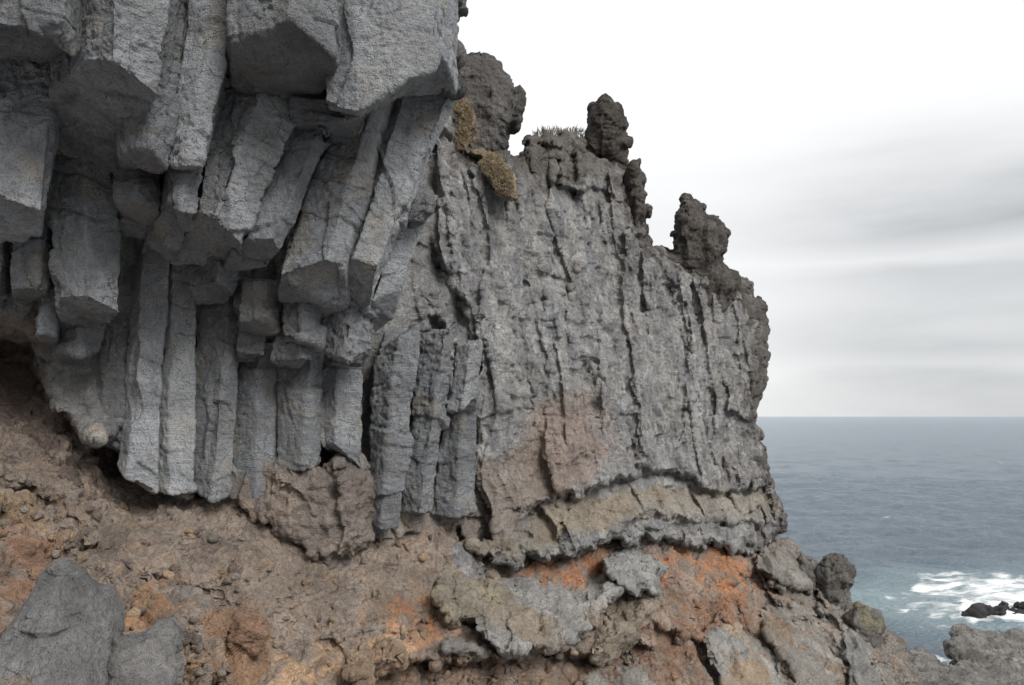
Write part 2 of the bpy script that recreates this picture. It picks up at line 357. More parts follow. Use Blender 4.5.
    back = Y*0 + Ycliff(PX) + 4.2 - np.where(d < 40, (1-np.sqrt(np.clip(1-(1-d/40)**2,0,1)))*2.6, 0)
    o = solid('cliff', PX, PY, Y, back, mask, .029, disp, col, M_CLIFF)
    tag(o, 'grey volcanic cliff face dropping to the sea at its far end', None, None, 'structure')
build_cliff()

# ------------------------------------------------------------------ the slope of red ash and lava under the cliff
YT = [(-200,392),(0,392),(40,420),(90,440),(150,470),(250,480),(330,520),(390,520),(450,520),(500,545),(560,540),(640,525),(700,530),(770,530)]
RIDGE = [(770,520),(778,540),(790,541),(799,549),(806,560),(815,575),(822,590),(835,598),(847,599),(854,605),(866,605),(876,612),(886,628),(897,640),(905,652),(912,664),(918,680),(930,705),(960,760),(960,1020),(-300,1020),(-300,340),(60,345),(300,420),(500,470),(700,485),(755,500)]
def Yslope(px, py):
    yt = I(px, YT+[(780,540),(800,550),(850,600),(900,645),(915,685),(960,700)])
    it = 1/I(px,[(-200,12.8),(0,14.),(100,14.4),(200,14.7),(300,15.2),(400,16.2),(450,17.1),(500,18.7),(560,20.6),(640,23.4),(700,25.8),(770,29),(800,29.3),(850,28.5),(915,26.5),(960,26)])
    ib = 1/I(px,[(-200,7.2),(0,8.7),(200,10.2),(400,12.8),(600,17.2),(700,19.8),(800,22.8),(850,24.),(915,25.9),(960,25.5)])
    return 1/(it+(ib-it)*(py-yt)/np.maximum(700-yt,40))
SX, SY = grid(-150, 948, 345, 745, 1.2)
def build_slope():
    def dist(X, Y): return sdist(X+pn(X,Y,10,2,105)*6, Y+pn(X,Y,10,2,115)*6, RIDGE)
    d = dist(SX, SY)
    Y = Yslope(SX, np.maximum(SY, I(SX,YT)-10))
    Y0 = Y.copy()
    T = 2.; R = 26; t = np.clip(1-d/R,0,1); Yc = T*(1-np.sqrt(np.maximum(1-t*t,0)))
    # crests and ledges: upper value lifts the ground over the line, lower value sinks it under
    Y += lip(SX,SY,[(-150,470),(0,487),(30,497),(60,520),(80,545),(110,570),(140,590),(175,598),(215,612)],-.7,-.75,10,90,5,-200,235,seed=31)
    Y += lip(SX,SY,[(520,598),(560,592),(600,590),(640,590),(670,570)],.3,.2,20,16,4,500,680,seed=33)
    Y += lip(SX,SY,[(380,668),(440,660),(500,655),(560,650),(600,660),(625,645)],.5,.8,22,40,6,360,660,seed=35)
    Y += lip(SX,SY,[(590,672),(620,640),(650,620),(680,638),(705,636),(740,660)],.35,.55,14,30,5,585,750,seed=37)
    Y += lip(SX,SY,[(750,570),(780,588),(808,592),(830,620)],.5,.6,16,16,4,745,840,seed=40)
    for pts, amp, w in (([(705,636),(722,672),(760,730)],-.6,26),([(790,560),(812,590),(850,640),(880,700)],.35,22),([(770,600),(800,640),(830,700)],-.4,20),
                        ([(740,610),(770,650),(800,700)],.35,18),([(850,605),(858,640),(868,700)],-.45,22),([(820,600),(835,640),(852,690)],.3,12),([(60,560),(40,620),(10,700)],.3,14)):
        Y += side(SX,SY,pts,amp,w,51)
    Y += .85*np.exp(-(((SX-128+pn(SX,SY,12,2,41)*8)/34)**2+((SY-488+pn(SX,SY,12,2,43)*8)/40)**2)**2) + .35*np.exp(-(((SX-12)/34)**2+((SY-392)/30)**2)**2)
    s = ((SX-512)/F*Y0+Y0)*.7; z = (HY-SY)/F*Y0*1.5
    wx = fbm(np.stack([s*.6,z*.6,0*s],-1),3,161)*.6; wz = fbm(np.stack([s*.6,z*.6,0*s+9],-1),3,162)*.6
    f1,e1 = shard(np.stack([(s+wx)/1.5,(z+wz)/1.1],-1),103,.2)
    f2,e2 = shard(np.stack([(s+wx)/.55,(z+wz)/.42],-1),105,.2); f3,e3 = shard(np.stack([(s+wx*.5)/.22,(z+wz*.5)/.17],-1),107,.2)
    right = sm(690,790,SX); soft = blot(SX,SY,[(140,520),(330,560),(460,560),(480,600),(360,640),(250,660),(150,600)],20,20)
    Y -= (.42*f1+.2*f2+.07*f3)*(1-.55*soft)*(.75+.6*right)
    Y += Yc
    def disp(P, PX, PY):
        q = P; right = sm(690,790,PX)
        rock = np.maximum(right, blot(PX,PY,[(-150,600),(60,560),(180,600),(180,720),(-150,720)],12,12))
        r = .12*fbm(q*1.3,4,121,.55)+.02*fbm(q*6.,4,127,.6)
        h,_,_ = cells3(q/np.float32(.62),130,.8,.6,.45); a,_,_ = cells3(q/np.float32(.3),131,.9,.6,.5); b,_,_ = cells3(q/np.float32(.14),133,.9,.5,.55); e,_,_ = cells3(q/np.float32(.07),135,.9,.5,.55)
        g,eg = shard(q/np.float32(.5),137); g2,_ = shard(q/np.float32(.2),138)
        k = np.clip(.6+1.6*fbm(q*.8,2,139),.15,1.5)
        return r + (1-.75*rock)*(.07*h+.08*a*k+.065*b*k+.035*e) + (.55+.45*rock)*(.10*g+.05*g2)
    def col(P, PX, PY):
        q = P; d = dist(PX,PY); right = sm(690,790,PX); n = fbm(q*.8,4,171); n2 = fbm(q*2.4,5,175,.6)
        c = np.ones(PX.shape+(3,),np.float32)*np.array([.345,.28,.232],np.float32)
        c = mix(c,(.185,.15,.13),sm(0,.5,-fbm(q*1.4,4,181,.6))*.7); c = mix(c,(.36,.26,.18),sm(.1,.5,fbm(q*3.,4,185,.65))*.55)
        c = mix(c,(.30,.26,.22),sm(.05,.4,n2)*.6)
        c = mix(c,(.30,.272,.24),right*sm(-.35,.15,n)*.95)
        c = mix(c,(.31,.29,.26),blot(PX,PY,[(770,520),(930,640),(950,745),(840,745),(780,640),(745,590)],16,24)*.85)
        c = mix(c,(.38,.24,.15),sm(.12,.4,fbm(q*np.array([2.,2.,3.],np.float32),4,191))*right*.55)
        for poly, k, w in (([(520,575),(560,560),(600,552),(620,562),(600,585),(560,592),(530,592)],ORANGE,.95),
                        ([(655,548),(700,545),(760,552),(768,575),(745,600),(720,605),(700,575),(664,572)],ORANGE,.95),
                        ([(650,600),(700,580),(745,600),(760,640),(720,640),(650,650)],(.31,.165,.095),.8),
                        ([(380,610),(430,590),(450,610),(445,640),(400,665),(370,660)],(.54,.29,.16),.9),
                        ([(250,676),(330,655),(400,628),(425,655),(370,690),(240,700)],(.60,.40,.25),.9),
                        ([(150,640),(260,600),(275,660),(230,720),(150,720)],(.34,.2,.115),.8),
                        ([(-150,500),(20,490),(60,530),(70,560),(30,610),(-150,640)],(.35,.205,.13),.8),
                        ([(-150,478),(10,488),(50,515),(40,530),(-150,510)],(.40,.31,.2),.7),
                        ([(110,590),(165,590),(160,630),(120,630)],(.42,.235,.125),.8),
                        ([(440,560),(500,560),(520,600),(480,640),(440,620)],(.35,.27,.19),.6),
                        ([(620,640),(700,640),(720,700),(600,720)],(.30,.185,.12),.8),
                        ([(380,665),(600,660),(600,745),(380,745)],(.31,.2,.135),.7),
                        ([(745,585),(790,600),(800,640),(760,630)],(.33,.2,.12),.6)):
            c = mix(c, k, blot(PX,PY,poly,10,26)*w*np.clip(.72+1.5*n2+.6*n,.08,1))
        c = mix(c,CRUST*1.5,np.exp(-np.maximum(d+n2*16,0)/10)*.7*sm(760,800,PX))
        c = mix(c,(.31,.29,.17),blot(PX,PY,[(852,606),(870,606),(884,622),(880,632),(866,628)],4,6)*.6)
        return c
    global SLOPE_Y
    global SLOPE_B
    SLOPE_Y = np.where(d > 6, Y, np.nan); SLOPE_B = blur(np.minimum(Y, Y0+2).astype(np.float32), 4)
    back = Y0+3.6-np.where(d<30,(1-np.sqrt(np.clip(1-(1-d/30)**2,0,1)))*1.6,0)
    tag(solid('slope', SX, SY, Y, back, d > 0, .022, disp, col, M_SLOPE),
        'slope of red ash and broken lava under the cliff', None, None, 'structure')
build_slope()
# the same slope carries on below the picture; past it unseen ground, added dark and rising to cut bounce light
GX, GY = grid(-200, 950, 738, 1300, 8.)
def yg(px,py): return Yslope(px, np.minimum(py,760))*np.minimum(1, 760/np.maximum(py,1))**1.2+.15
relief('slope_foot', GX, GY, yg(GX,GY), GX > -1e6, lambda P,a,b: .3*fbm(P*np.float32(.8),4,7), lambda P,a,b: np.ones(a.shape+(3,),np.float32)*np.array([.2,.16,.13],np.float32), M_SLOPE)['kind'] = 'structure'
def unseen_ground():
    x, y = grid(-90, 26, -90, 5, .7)
    z = 16.1+.5*fbm(np.stack([x*.2,y*.2,0*x],-1),5,9)-np.maximum(x-3,0)*.55-np.maximum(y-1,0)*.5+np.maximum(-x-4,0)*.45+np.maximum(-y-6,0)*np.clip((6-x)/12,-.5,1)*.45  # rises left and behind, out of view, to block low sky and sea light
    idx = np.arange(x.size).reshape(x.shape); Q = np.stack([idx[:-1,:-1],idx[:-1,1:],idx[1:,1:],idx[1:,:-1]],-1).reshape(-1,4)
    o = mesh_from('ground', np.stack([x,y,z],-1).reshape(-1,3), Q, np.ones((x.size,3))*np.array([.11,.1,.095]), M_SLOPE); o['kind'] = 'structure'
unseen_ground()

STONES = []
def scree():
    rg = np.random.default_rng(5); bmi = bmesh.new(); bmesh.ops.create_icosphere(bmi, subdivisions=2, radius=1.); bmi.verts.ensure_lookup_table()
    sv = np.array([v.co for v in bmi.verts], np.float32); sf = np.array([[v.index for v in f.verts] for f in bmi.faces]); bmi.free()
    Vs=[];Fs=[];Cs=[]; o = 0
    G = SLOPE_Y
    for k in range(4200):
        px = rg.uniform(-20,800); py = rg.uniform(470,690); gi = int((py-345)/1.2); gj = int((px+150)/1.2)
        if gn(np.array([[px/45,py/30,3.]],np.float32),8)[0] < -.02: continue
        if gi >= G.shape[0] or not np.isfinite(G[gi,gj]): continue
        r = .012+.075*rg.random()**6; Yv = float(G[gi,gj])
        p = P3(px,py,Yv)+np.array([0,-.25*r,.15*r])
        v = sv.copy()
        for _ in range(7):
            n_ = rg.normal(size=3); n_ /= np.linalg.norm(n_); h_ = rg.uniform(.35,.75); v -= np.maximum(v@n_-h_,0)[:,None]*n_
        v = v*(.75+.6*rg.random(3))*1.25
        Vs.append(v*r+p); Fs.append(sf+o); o += len(sv)
        b_ = np.array([[.27,.22,.18],[.30,.265,.23],[.2,.165,.14],[.38,.28,.19]][rg.integers(4)])*rg.uniform(.8,1.15); Cs.append(np.ones((len(sv),3))*b_)
    m = mesh_from('scree_stones', np.concatenate(Vs), np.concatenate(Fs), np.concatenate(Cs), M_SLOPE, None, False)
    tag(m,'loose small stones scattered over the red and brown slope','stones',None,'stuff')
scree()

# ------------------------------------------------------------------ solid rocks with an outline of their own
def slope_at(X, Yp):
    g = SLOPE_B; i = np.clip(((Yp-345)/1.2).astype(int),0,g.shape[0]-1); j = np.clip(((X+150)/1.2).astype(int),0,g.shape[1]-1); return g[i,j]
def rock(name, poly, Y, th, R, st, mat, base, label, cat, group=None, tilt=(0,0), jag=3., cl=(.3,.12), fac=(.7,.12), crust=None, patch=None, seed=0, kind=None, rough=.06, ledge=0., crease=None):
    p = np.array(poly, np.float32); x0,y0 = p.min(0)-6; x1,y1 = p.max(0)+6
    X, Yp = grid(x0,x1,y0,y1,st)
    d = sdist(X+pn(X,Yp,12,2,seed+205)*jag*1.4, Yp+pn(X,Yp,12,2,seed+215)*jag*1.4, poly)
    t = np.clip(1-d/R,0,1); cu = th*(1-np.sqrt(np.maximum(1-t*t,0)))
    cx, cy = p.mean(0)
    Yf = Y + tilt[0]*(X-cx)/50 + tilt[1]*(Yp-cy)/50; Yb = None
    if crease:
        (xa,ya),(xb,yb),am = crease; Yf = Yf + am*np.abs((X-xa)*(yb-ya)-(Yp-ya)*(xb-xa))/math.hypot(xb-xa,yb-ya)/50
    if ledge:                                     # a ledge growing out of the slope: flush at its upper edge, jutting out and cut off below
        pin = d > 0; top = np.where(pin.any(0), Yp[:,0][np.argmax(pin,0)], y0); bot = np.where(pin.any(0), Yp[:,0][::-1][np.argmax(pin[::-1],0)], y1)
        f = np.clip((Yp-top[None])/np.maximum(bot-top,6)[None],0,1)
        base_ = slope_at(X,Yp); col_y = slope_at(X,top[None]+0*Yp); fl,_ = shard(np.stack([X/13+pn(X,Yp,20,2,seed)*.6,Yp/45],-1),seed+61)
        Yf = np.minimum(base_+.05-ledge*(.15+.85*sm(0,.55,f)), col_y-ledge*(.1+.5*f)) - .26*fl
        Yb = np.maximum(base_,Yf)+.7
    def disp(P,a,b):
        q = P
        r = rough*1.5*fbm(q*1.5,4,seed+3)+rough*.4*fbm(q*7,4,seed+5,.6)
        f1,_ = shard(q/np.array([fac[0],fac[0],fac[0]*1.3],np.float32),seed+17); f2,_ = shard(q/np.float32(fac[0]*.36),seed+19)
        c1,_,_ = cells3(q/np.float32(cl[0]),seed+11,.9,.6,.45); c2,_,_ = cells3(q/np.float32(cl[0]*.42),seed+12,.9,.6,.45)
        return r+cl[1]*(c1-c1.mean()+.42*(c2-c2.mean()))+fac[1]*(f1+.36*f2)
    def col(P,a,b):
        q = P; n = fbm(q*1.6,4,seed+31); n2 = fbm(q*.6,3,seed+37)
        c = np.ones(a.shape+(3,),np.float32)*np.asarray(base,np.float32)
        c = mix(c,np.asarray(base)*1.35,sm(.0,.45,n)*.6); c = mix(c,np.asarray(base)*.65,sm(.05,.5,n2)*.5)
        if crust is not None: c = mix(c,crust,sm(-.1,.35,n2)*.8)
        for (pl,k,w) in (patch or ()): c = mix(c,k,blot(a,b,pl,5,9,seed+3)*w)
        return c
    o = solid(name, X, Yp, Yf+cu, (Yf+2.*th-cu) if Yb is None else Yb, d > 0, max(.012,.95*float(np.median(Yf))/F), disp, col, mat, relax=9)
    return tag(o, label, cat, group, kind)
def straw(parent, spots, n, L_, Y, seed):
    rg = np.random.default_rng(seed); V=[];Q=[]
    for k in range(n):
        x0,y0,rx,ry = spots[rg.integers(len(spots))]; a = rg.random()*6.28; r = rg.random()**.5
        b = P3(x0+rx*r*math.cos(a), y0+ry*r*math.sin(a), Y+rg.uniform(-.12,.12)); ln = L_*rg.uniform(.4,1.1)
        d1 = np.array([rg.uniform(-.5,.7),-rg.uniform(.2,.9),rg.uniform(-.2,.8)]); d1 /= np.linalg.norm(d1); m_ = b+d1*ln*.6; t = m_+d1*ln*.35+np.array([0,0,-ln*.35]); u = np.array([.008,.002,.004])
        i = len(V); V += [b-u,b+u,m_+u,m_-u,t]; Q += [(i,i+1,i+2,i+3),(i+3,i+2,i+4,i+4)]
    Q = np.array([q if q[2] != q[3] else (q[0],q[1],q[2],q[0]) for q in Q])
    me = bpy.data.meshes.new('grass_blades'); me.from_pydata([tuple(v) for v in V],[],[tuple(dict.fromkeys(map(int,q))) for q in Q]); me.update()
    c = np.ones((len(V),3))*np.array([.62,.49,.32]); c *= np.repeat(rg.uniform(.65,1.1,n),5)[:,None]; put_col(me,c)
    me.materials.append(M_SLOPE); o = bpy.data.objects.new('grass_blades',me); C.objects.link(o); o.parent = parent
CR = CRUST
PIN = 'rock pinnacles along the cliff crest'
rock('rock_pinnacle',[(556,205),(568,170),(580,150),(586,136),(588,122),(593,107),(600,97),(607,97),(612,104),(621,107),(625,122),(624,145),(626,160),(636,185),(640,215),(610,225),(580,220)],22.35,.75,17,.7,M_CLINK,CR,
     'tallest dark clinker pinnacle, finger shaped, standing on the cliff crest','rock pinnacle',PIN,cl=(.3,.05),fac=(.5,.17),seed=1,tilt=(0,.8))
rock('rock_pinnacle',[(618,200),(626,172),(631,159),(637,160),(642,176),(645,195),(650,210),(649,232),(648,250),(656,262),(650,285),(628,290),(618,250)],22.8,.7,12,.7,M_CLINK,(.13,.115,.10),
     'narrow ragged pinnacle just below the finger shaped pinnacle','rock pinnacle',PIN,cl=(.3,.05),fac=(.5,.17),seed=2,tilt=(0,.7))
rock('rock_pinnacle',[(650,275),(660,252),(672,250),(677,240),(675,222),(677,209),(684,200),(692,199),(700,206),(710,216),(721,219),(728,230),(729,243),(723,253),(716,262),(730,272),(738,290),(724,315),(690,320),(662,305)],24.75,1.0,15,.7,M_CLINK,(.125,.112,.10),
     'stubby pinnacle with a knobbly leaning head near the seaward end of the cliff','rock pinnacle',PIN,cl=(.34,.05),fac=(.6,.18),seed=3,tilt=(.5,.35))
rock('rock_crag',[(440,75),(455,62),(468,57),(484,57),(498,65),(511,78),(518,92),(520,108),(517,124),(508,140),(500,165),(470,170),(448,150)],19.2,1.4,26,.7,M_CLINK,(.16,.15,.14),
     'rounded dark crag on the crest behind the overhang, with dry tan grass on its foot','rock crag',None,cl=(.34,.06),fac=(.7,.17),seed=4,
     patch=[([(448,95),(470,98),(480,118),(470,150),(448,150)],(.33,.27,.19),.8)])
rock('rock_crag',[(728,292),(733,279),(745,276),(752,284),(757,298),(765,306),(768,328),(768,356),(762,372),(757,398),(745,420),(720,400),(716,340),(720,300)],27.4,1.0,20,.8,M_CLINK,(.17,.158,.145),
     'grey brown crag forming the seaward corner of the cliff','rock crag',None,cl=(.4,.06),fac=(.9,.2),seed=5,tilt=(.6,0))
GP = rock('dry_grass_patch',[(474,150),(488,150),(508,164),(517,178),(515,198),(500,196),(486,180)],17.6,.5,14,.8,M_CLINK,(.34,.275,.19),
     'tan dry grass patch on the cliff under the rounded crag','dry grass',None,cl=(.12,.05),fac=(.5,.06),seed=6,tilt=(.4,-.6))
straw(GP,[(492,165,12,12),(503,180,11,14),(508,188,6,8)],2600,.10,17.5,3)
straw(GP,[(457,104,6,9),(466,118,8,14),(462,138,8,12)],2200,.11,18.1,4)
# broken crest of the near overhang
rock('overhang_crest',[(388,-60),(470,-60),(463,-10),(456,18),(460,30),(453,45),(461,56),(458,64),(440,66),(436,45),(420,22),(388,14)],13.0,1.0,18,.7,M_CLINK,(.19,.185,.18),
     'ragged dark crust of loose plates capping the big overhang','rock ledge',None,cl=(.35,.12),fac=(.6,.2),seed=7)
rock('overhang_crest',[(432,72),(446,74),(457,78),(458,92),(448,97),(434,92),(428,80)],12.1,.5,8,.7,M_CLINK,(.13,.13,.13),
     'small dark ledge under the lower corner of the overhang crust','rock ledge',None,seed=8)
rock('boulder',[(404,205),(410,194),(420,192),(430,196),(430,212),(424,222),(410,228),(402,222)],12.75,.4,10,.6,M_COL,(.16,.16,.165),
     'small rounded dark boulder wedged in the crack right of the leaning columns','boulder',None,seed=9,cl=(.3,.05))
LV = 'lava outcrops in the red slope'
LG = (.34,.33,.315)
def ys(x,y,o=0.): return float(Yslope(np.array([float(x)],np.float32),np.array([float(y)],np.float32))[0])+o
rock('lava_outcrop',[(478,606),(500,584),(530,578),(556,584),(585,584),(612,576),(624,590),(612,603),(602,612),(596,626),(584,632),(572,645),(560,640),(548,648),(532,646),(522,660),(502,656),(484,640)],0.+ys(600,600),.28,5,.8,M_SLOPE,LG,
     'long grey lava tongue with a scalloped edge under the left orange band','lava outcrop',LV,tilt=(1.2,-.5),cl=(.4,.03),fac=(.6,.12),ledge=1.35,seed=10,crust=(.34,.28,.21))
rock('lava_outcrop',[(603,556),(625,547),(650,553),(667,565),(660,577),(657,593),(645,590),(634,596),(622,588),(610,578)],0.+ys(600,600),.28,5,.8,M_SLOPE,(.34,.335,.32),
     'pale grey lava lobe with hanging teeth between the two orange bands','lava outcrop',LV,tilt=(1.2,-.6),cl=(.4,.02),fac=(.5,.1),ledge=1.4,seed=11)
rock('lava_outcrop',[(594,640),(606,618),(625,606),(645,598),(652,606),(640,625),(632,648),(612,660),(598,668),(590,660)],0.+ys(600,600),.28,5,.8,M_SLOPE,(.33,.28,.22),
     'tan and grey lava lump leaning under the pale toothed lobe','lava outcrop',LV,tilt=(1.,-.6),cl=(.4,.05),fac=(.55,.12),ledge=1.,seed=12)
rock('lava_outcrop',[(703,636),(718,628),(738,626),(760,640),(782,662),(800,690),(812,720),(745,720),(725,690),(712,662)],0.+ys(600,600),.28,5,.8,M_SLOPE,(.33,.32,.30),
     'grey slanting lava slab at the bottom right of the red hollow','lava outcrop',LV,tilt=(1.4,-1.),cl=(.4,.03),fac=(.8,.12),ledge=1.1,seed=13,crust=(.4,.3,.2))
rock('lava_outcrop',[(757,612),(768,598),(784,602),(802,618),(822,640),(840,665),(852,700),(800,700),(784,660),(768,640)],0.+ys(600,600),.28,5,.8,M_SLOPE,(.28,.26,.235),
     'brown grey lava rib running down the slope beside the slanting slab','lava outcrop',LV,tilt=(1.4,-1.),cl=(.4,.04),fac=(.8,.12),ledge=0.6,seed=14,crust=(.3,.22,.15))
rock('lava_outcrop',[(752,556),(770,546),(786,540),(800,550),(808,572),(810,590),(796,588),(778,580),(760,572)],0.+ys(600,600),.28,5,.8,M_SLOPE,(.27,.25,.225),
     'craggy brown lava block jutting out right of the right orange band','lava outcrop',LV,tilt=(1.,-.5),cl=(.35,.07),fac=(.7,.14),ledge=0.8,seed=15)
rock('lava_outcrop',[(440,640),(452,630),(474,634),(480,650),(462,660),(445,656)],0.+ys(600,600),.28,5,.8,M_SLOPE,(.29,.27,.25),
     'small grey lava block at the foot of the scree below the cliff','lava outcrop',LV,fac=(.5,.12),ledge=0.45,seed=16)
rock('lava_outcrop',[(356,648),(370,640),(392,634),(398,650),(410,662),(380,680),(356,690),(345,670)],0.+ys(600,600),.28,5,.8,M_SLOPE,(.37,.27,.19),
     'tan crumbling lava block at the bottom edge below the scree','lava outcrop',LV,fac=(.5,.12),ledge=0.45,seed=17)
rock('lava_outcrop',[(434,576),(452,562),(476,558),(500,570),(513,592),(506,618),(488,612),(474,622),(452,622),(436,604)],0.+ys(600,600),.28,5,.8,M_SLOPE,(.36,.30,.22),
     'yellowish tan crumbling ledge left of the long grey lava tongue','lava outcrop',LV,tilt=(1.,-.6),cl=(.25,.06),fac=(.5,.12),ledge=.7,seed=33,crust=(.30,.27,.22))
rock('lava_outcrop',[(586,674),(600,660),(622,655),(642,662),(654,682),(660,720),(590,720)],0.+ys(600,600),.28,5,.8,M_SLOPE,(.33,.31,.28),
     'grey lumpy knob at the bottom edge between the long tongue and the slanting slab','lava outcrop',LV,tilt=(1.,-.6),cl=(.3,.06),fac=(.5,.12),ledge=.5,seed=34)
rock('lava_outcrop',[(838,622),(850,612),(858,628),(868,648),(880,676),(890,710),(852,710),(846,660)],0.+ys(600,600),.28,5,.8,M_SLOPE,(.265,.258,.25),
     'smooth dark grey plate below the lichened rock at the end of the slope','lava outcrop',LV,tilt=(1.,-.6),cl=(.3,.02),fac=(.7,.1),ledge=.5,seed=35)
BL = 'boulders on the lower slope'
rock('boulder',[(-60,664),(0,634),(20,614),(36,593),(46,573),(58,561),(74,562),(84,577),(96,587),(110,592),(118,612),(117,650),(113,700),(112,740),(-60,740)],8.25,.5,13,.8,M_SLOPE,(.235,.232,.23),
     'big smooth grey boulder at the lower left corner, with a crease down its face','boulder',BL,cl=(.5,.0),fac=(1.1,.15),jag=1.5,seed=18,rough=.025,tilt=(.1,-.45),crease=((66,556),(24,700),.55),patch=[([(-60,700),(30,670),(60,740),(-60,740)],(.3,.23,.18),.7)])
rock('boulder',[(108,628),(120,634),(138,634),(150,628),(162,620),(173,618),(183,628),(184,652),(173,692),(160,740),(104,740)],8.75,.45,13,.8,M_SLOPE,(.245,.237,.23),
     'grey boulder with a hollowed top of orange ash','boulder',BL,cl=(.5,.0),fac=(.9,.13),jag=1.5,seed=20,rough=.025,tilt=(.3,-.5),crease=((150,600),(140,720),.25))
rock('boulder',[(214,640),(222,622),(240,614),(258,618),(268,632),(262,648),(246,660),(228,664),(216,656)],ys(242,640,-.55),.5,16,.8,M_SLOPE,(.29,.185,.125),
     'lumpy rust brown boulder lying on the scree at the bottom','boulder',BL,cl=(.25,.06),fac=(.4,.1),seed=21)
rock('boulder',[(166,600),(178,592),(196,594),(206,604),(202,618),(184,620),(170,614)],ys(186,606,-.45),.35,10,.8,M_SLOPE,(.28,.245,.22),
     'grey brown boulder just above the hollowed boulder','boulder',BL,fac=(.4,.1),seed=22)
rock('boulder',[(816,585),(820,566),(828,558),(838,553),(847,555),(854,562),(857,575),(856,586),(848,596),(848,606),(840,618),(822,606)],28.0,.8,15,.7,M_CLINK,(.19,.178,.165),
     'dark knob of rock perched on the ridge against the sea','boulder',BL,cl=(.3,.1),fac=(.7,.18),seed=23)
rock('boulder',[(796,560),(803,553),(812,556),(818,566),(820,590),(812,604),(800,592)],28.3,.6,10,.7,M_CLINK,(.19,.175,.16),
     'ragged rock on the ridge just left of the dark knob','boulder',BL,cl=(.3,.12),fac=(.6,.15),seed=24)
rock('boulder',[(846,618),(854,606),(864,604),(876,612),(884,626),(880,650),(862,660),(848,640)],26.6,.7,14,.8,M_CLINK,(.22,.205,.185),
     'grey rock with yellow lichen below the dark knob','boulder',BL,cl=(.3,.06),fac=(.8,.15),seed=25,patch=[([(854,604),(868,605),(886,624),(880,634),(866,622)],(.31,.29,.17),.7)])
# headland and rocks in the surf
rock('headland',[(880,675),(900,662),(912,654),(927,653),(938,660),(950,668),(957,663),(950,657),(948,645),(952,633),(962,630),(968,634),(976,632),(986,634),(1002,633),(1024,636),(1060,634),(1130,640),(1130,790),(870,790)],44.,1.6,7,.8,M_CLINK,(.235,.225,.21),
     'low brown grey rock headland in front of the surf','headland',None,tilt=(0,-7),jag=4,cl=(.6,.05),fac=(1.5,.3),seed=26,kind='structure',rough=.15)
SR = 'dark rocks in the surf'
rock('sea_rock',[(966,620),(972,612),(980,606),(992,603),(1003,606),(1007,613),(1006,621),(997,626),(980,628),(968,626)],69.5,2.,9,.35,M_CLINK,(.055,.052,.055),
     'larger wet black rock in the white surf','sea rock',SR,jag=4,cl=(.5,.2),fac=(1.3,.6),seed=27)
rock('sea_rock',[(1008,611),(1014,608),(1022,611),(1030,613),(1031,620),(1018,621),(1010,618)],69.9,1.2,5,.35,M_CLINK,(.06,.057,.06),
     'low wet black rock awash beside the larger sea rock','sea rock',SR,jag=4,cl=(.5,.2),fac=(1.,.4),seed=28)
rock('sea_rock',[(1017,608),(1020,601),(1030,598),(1046,602),(1052,612),(1030,616)],72.5,1.4,6,.35,M_CLINK,(.055,.052,.055),
     'wet black rock at the picture edge behind the low rock','sea rock',SR,jag=4,cl=(.5,.2),fac=(1.2,.4),seed=29)

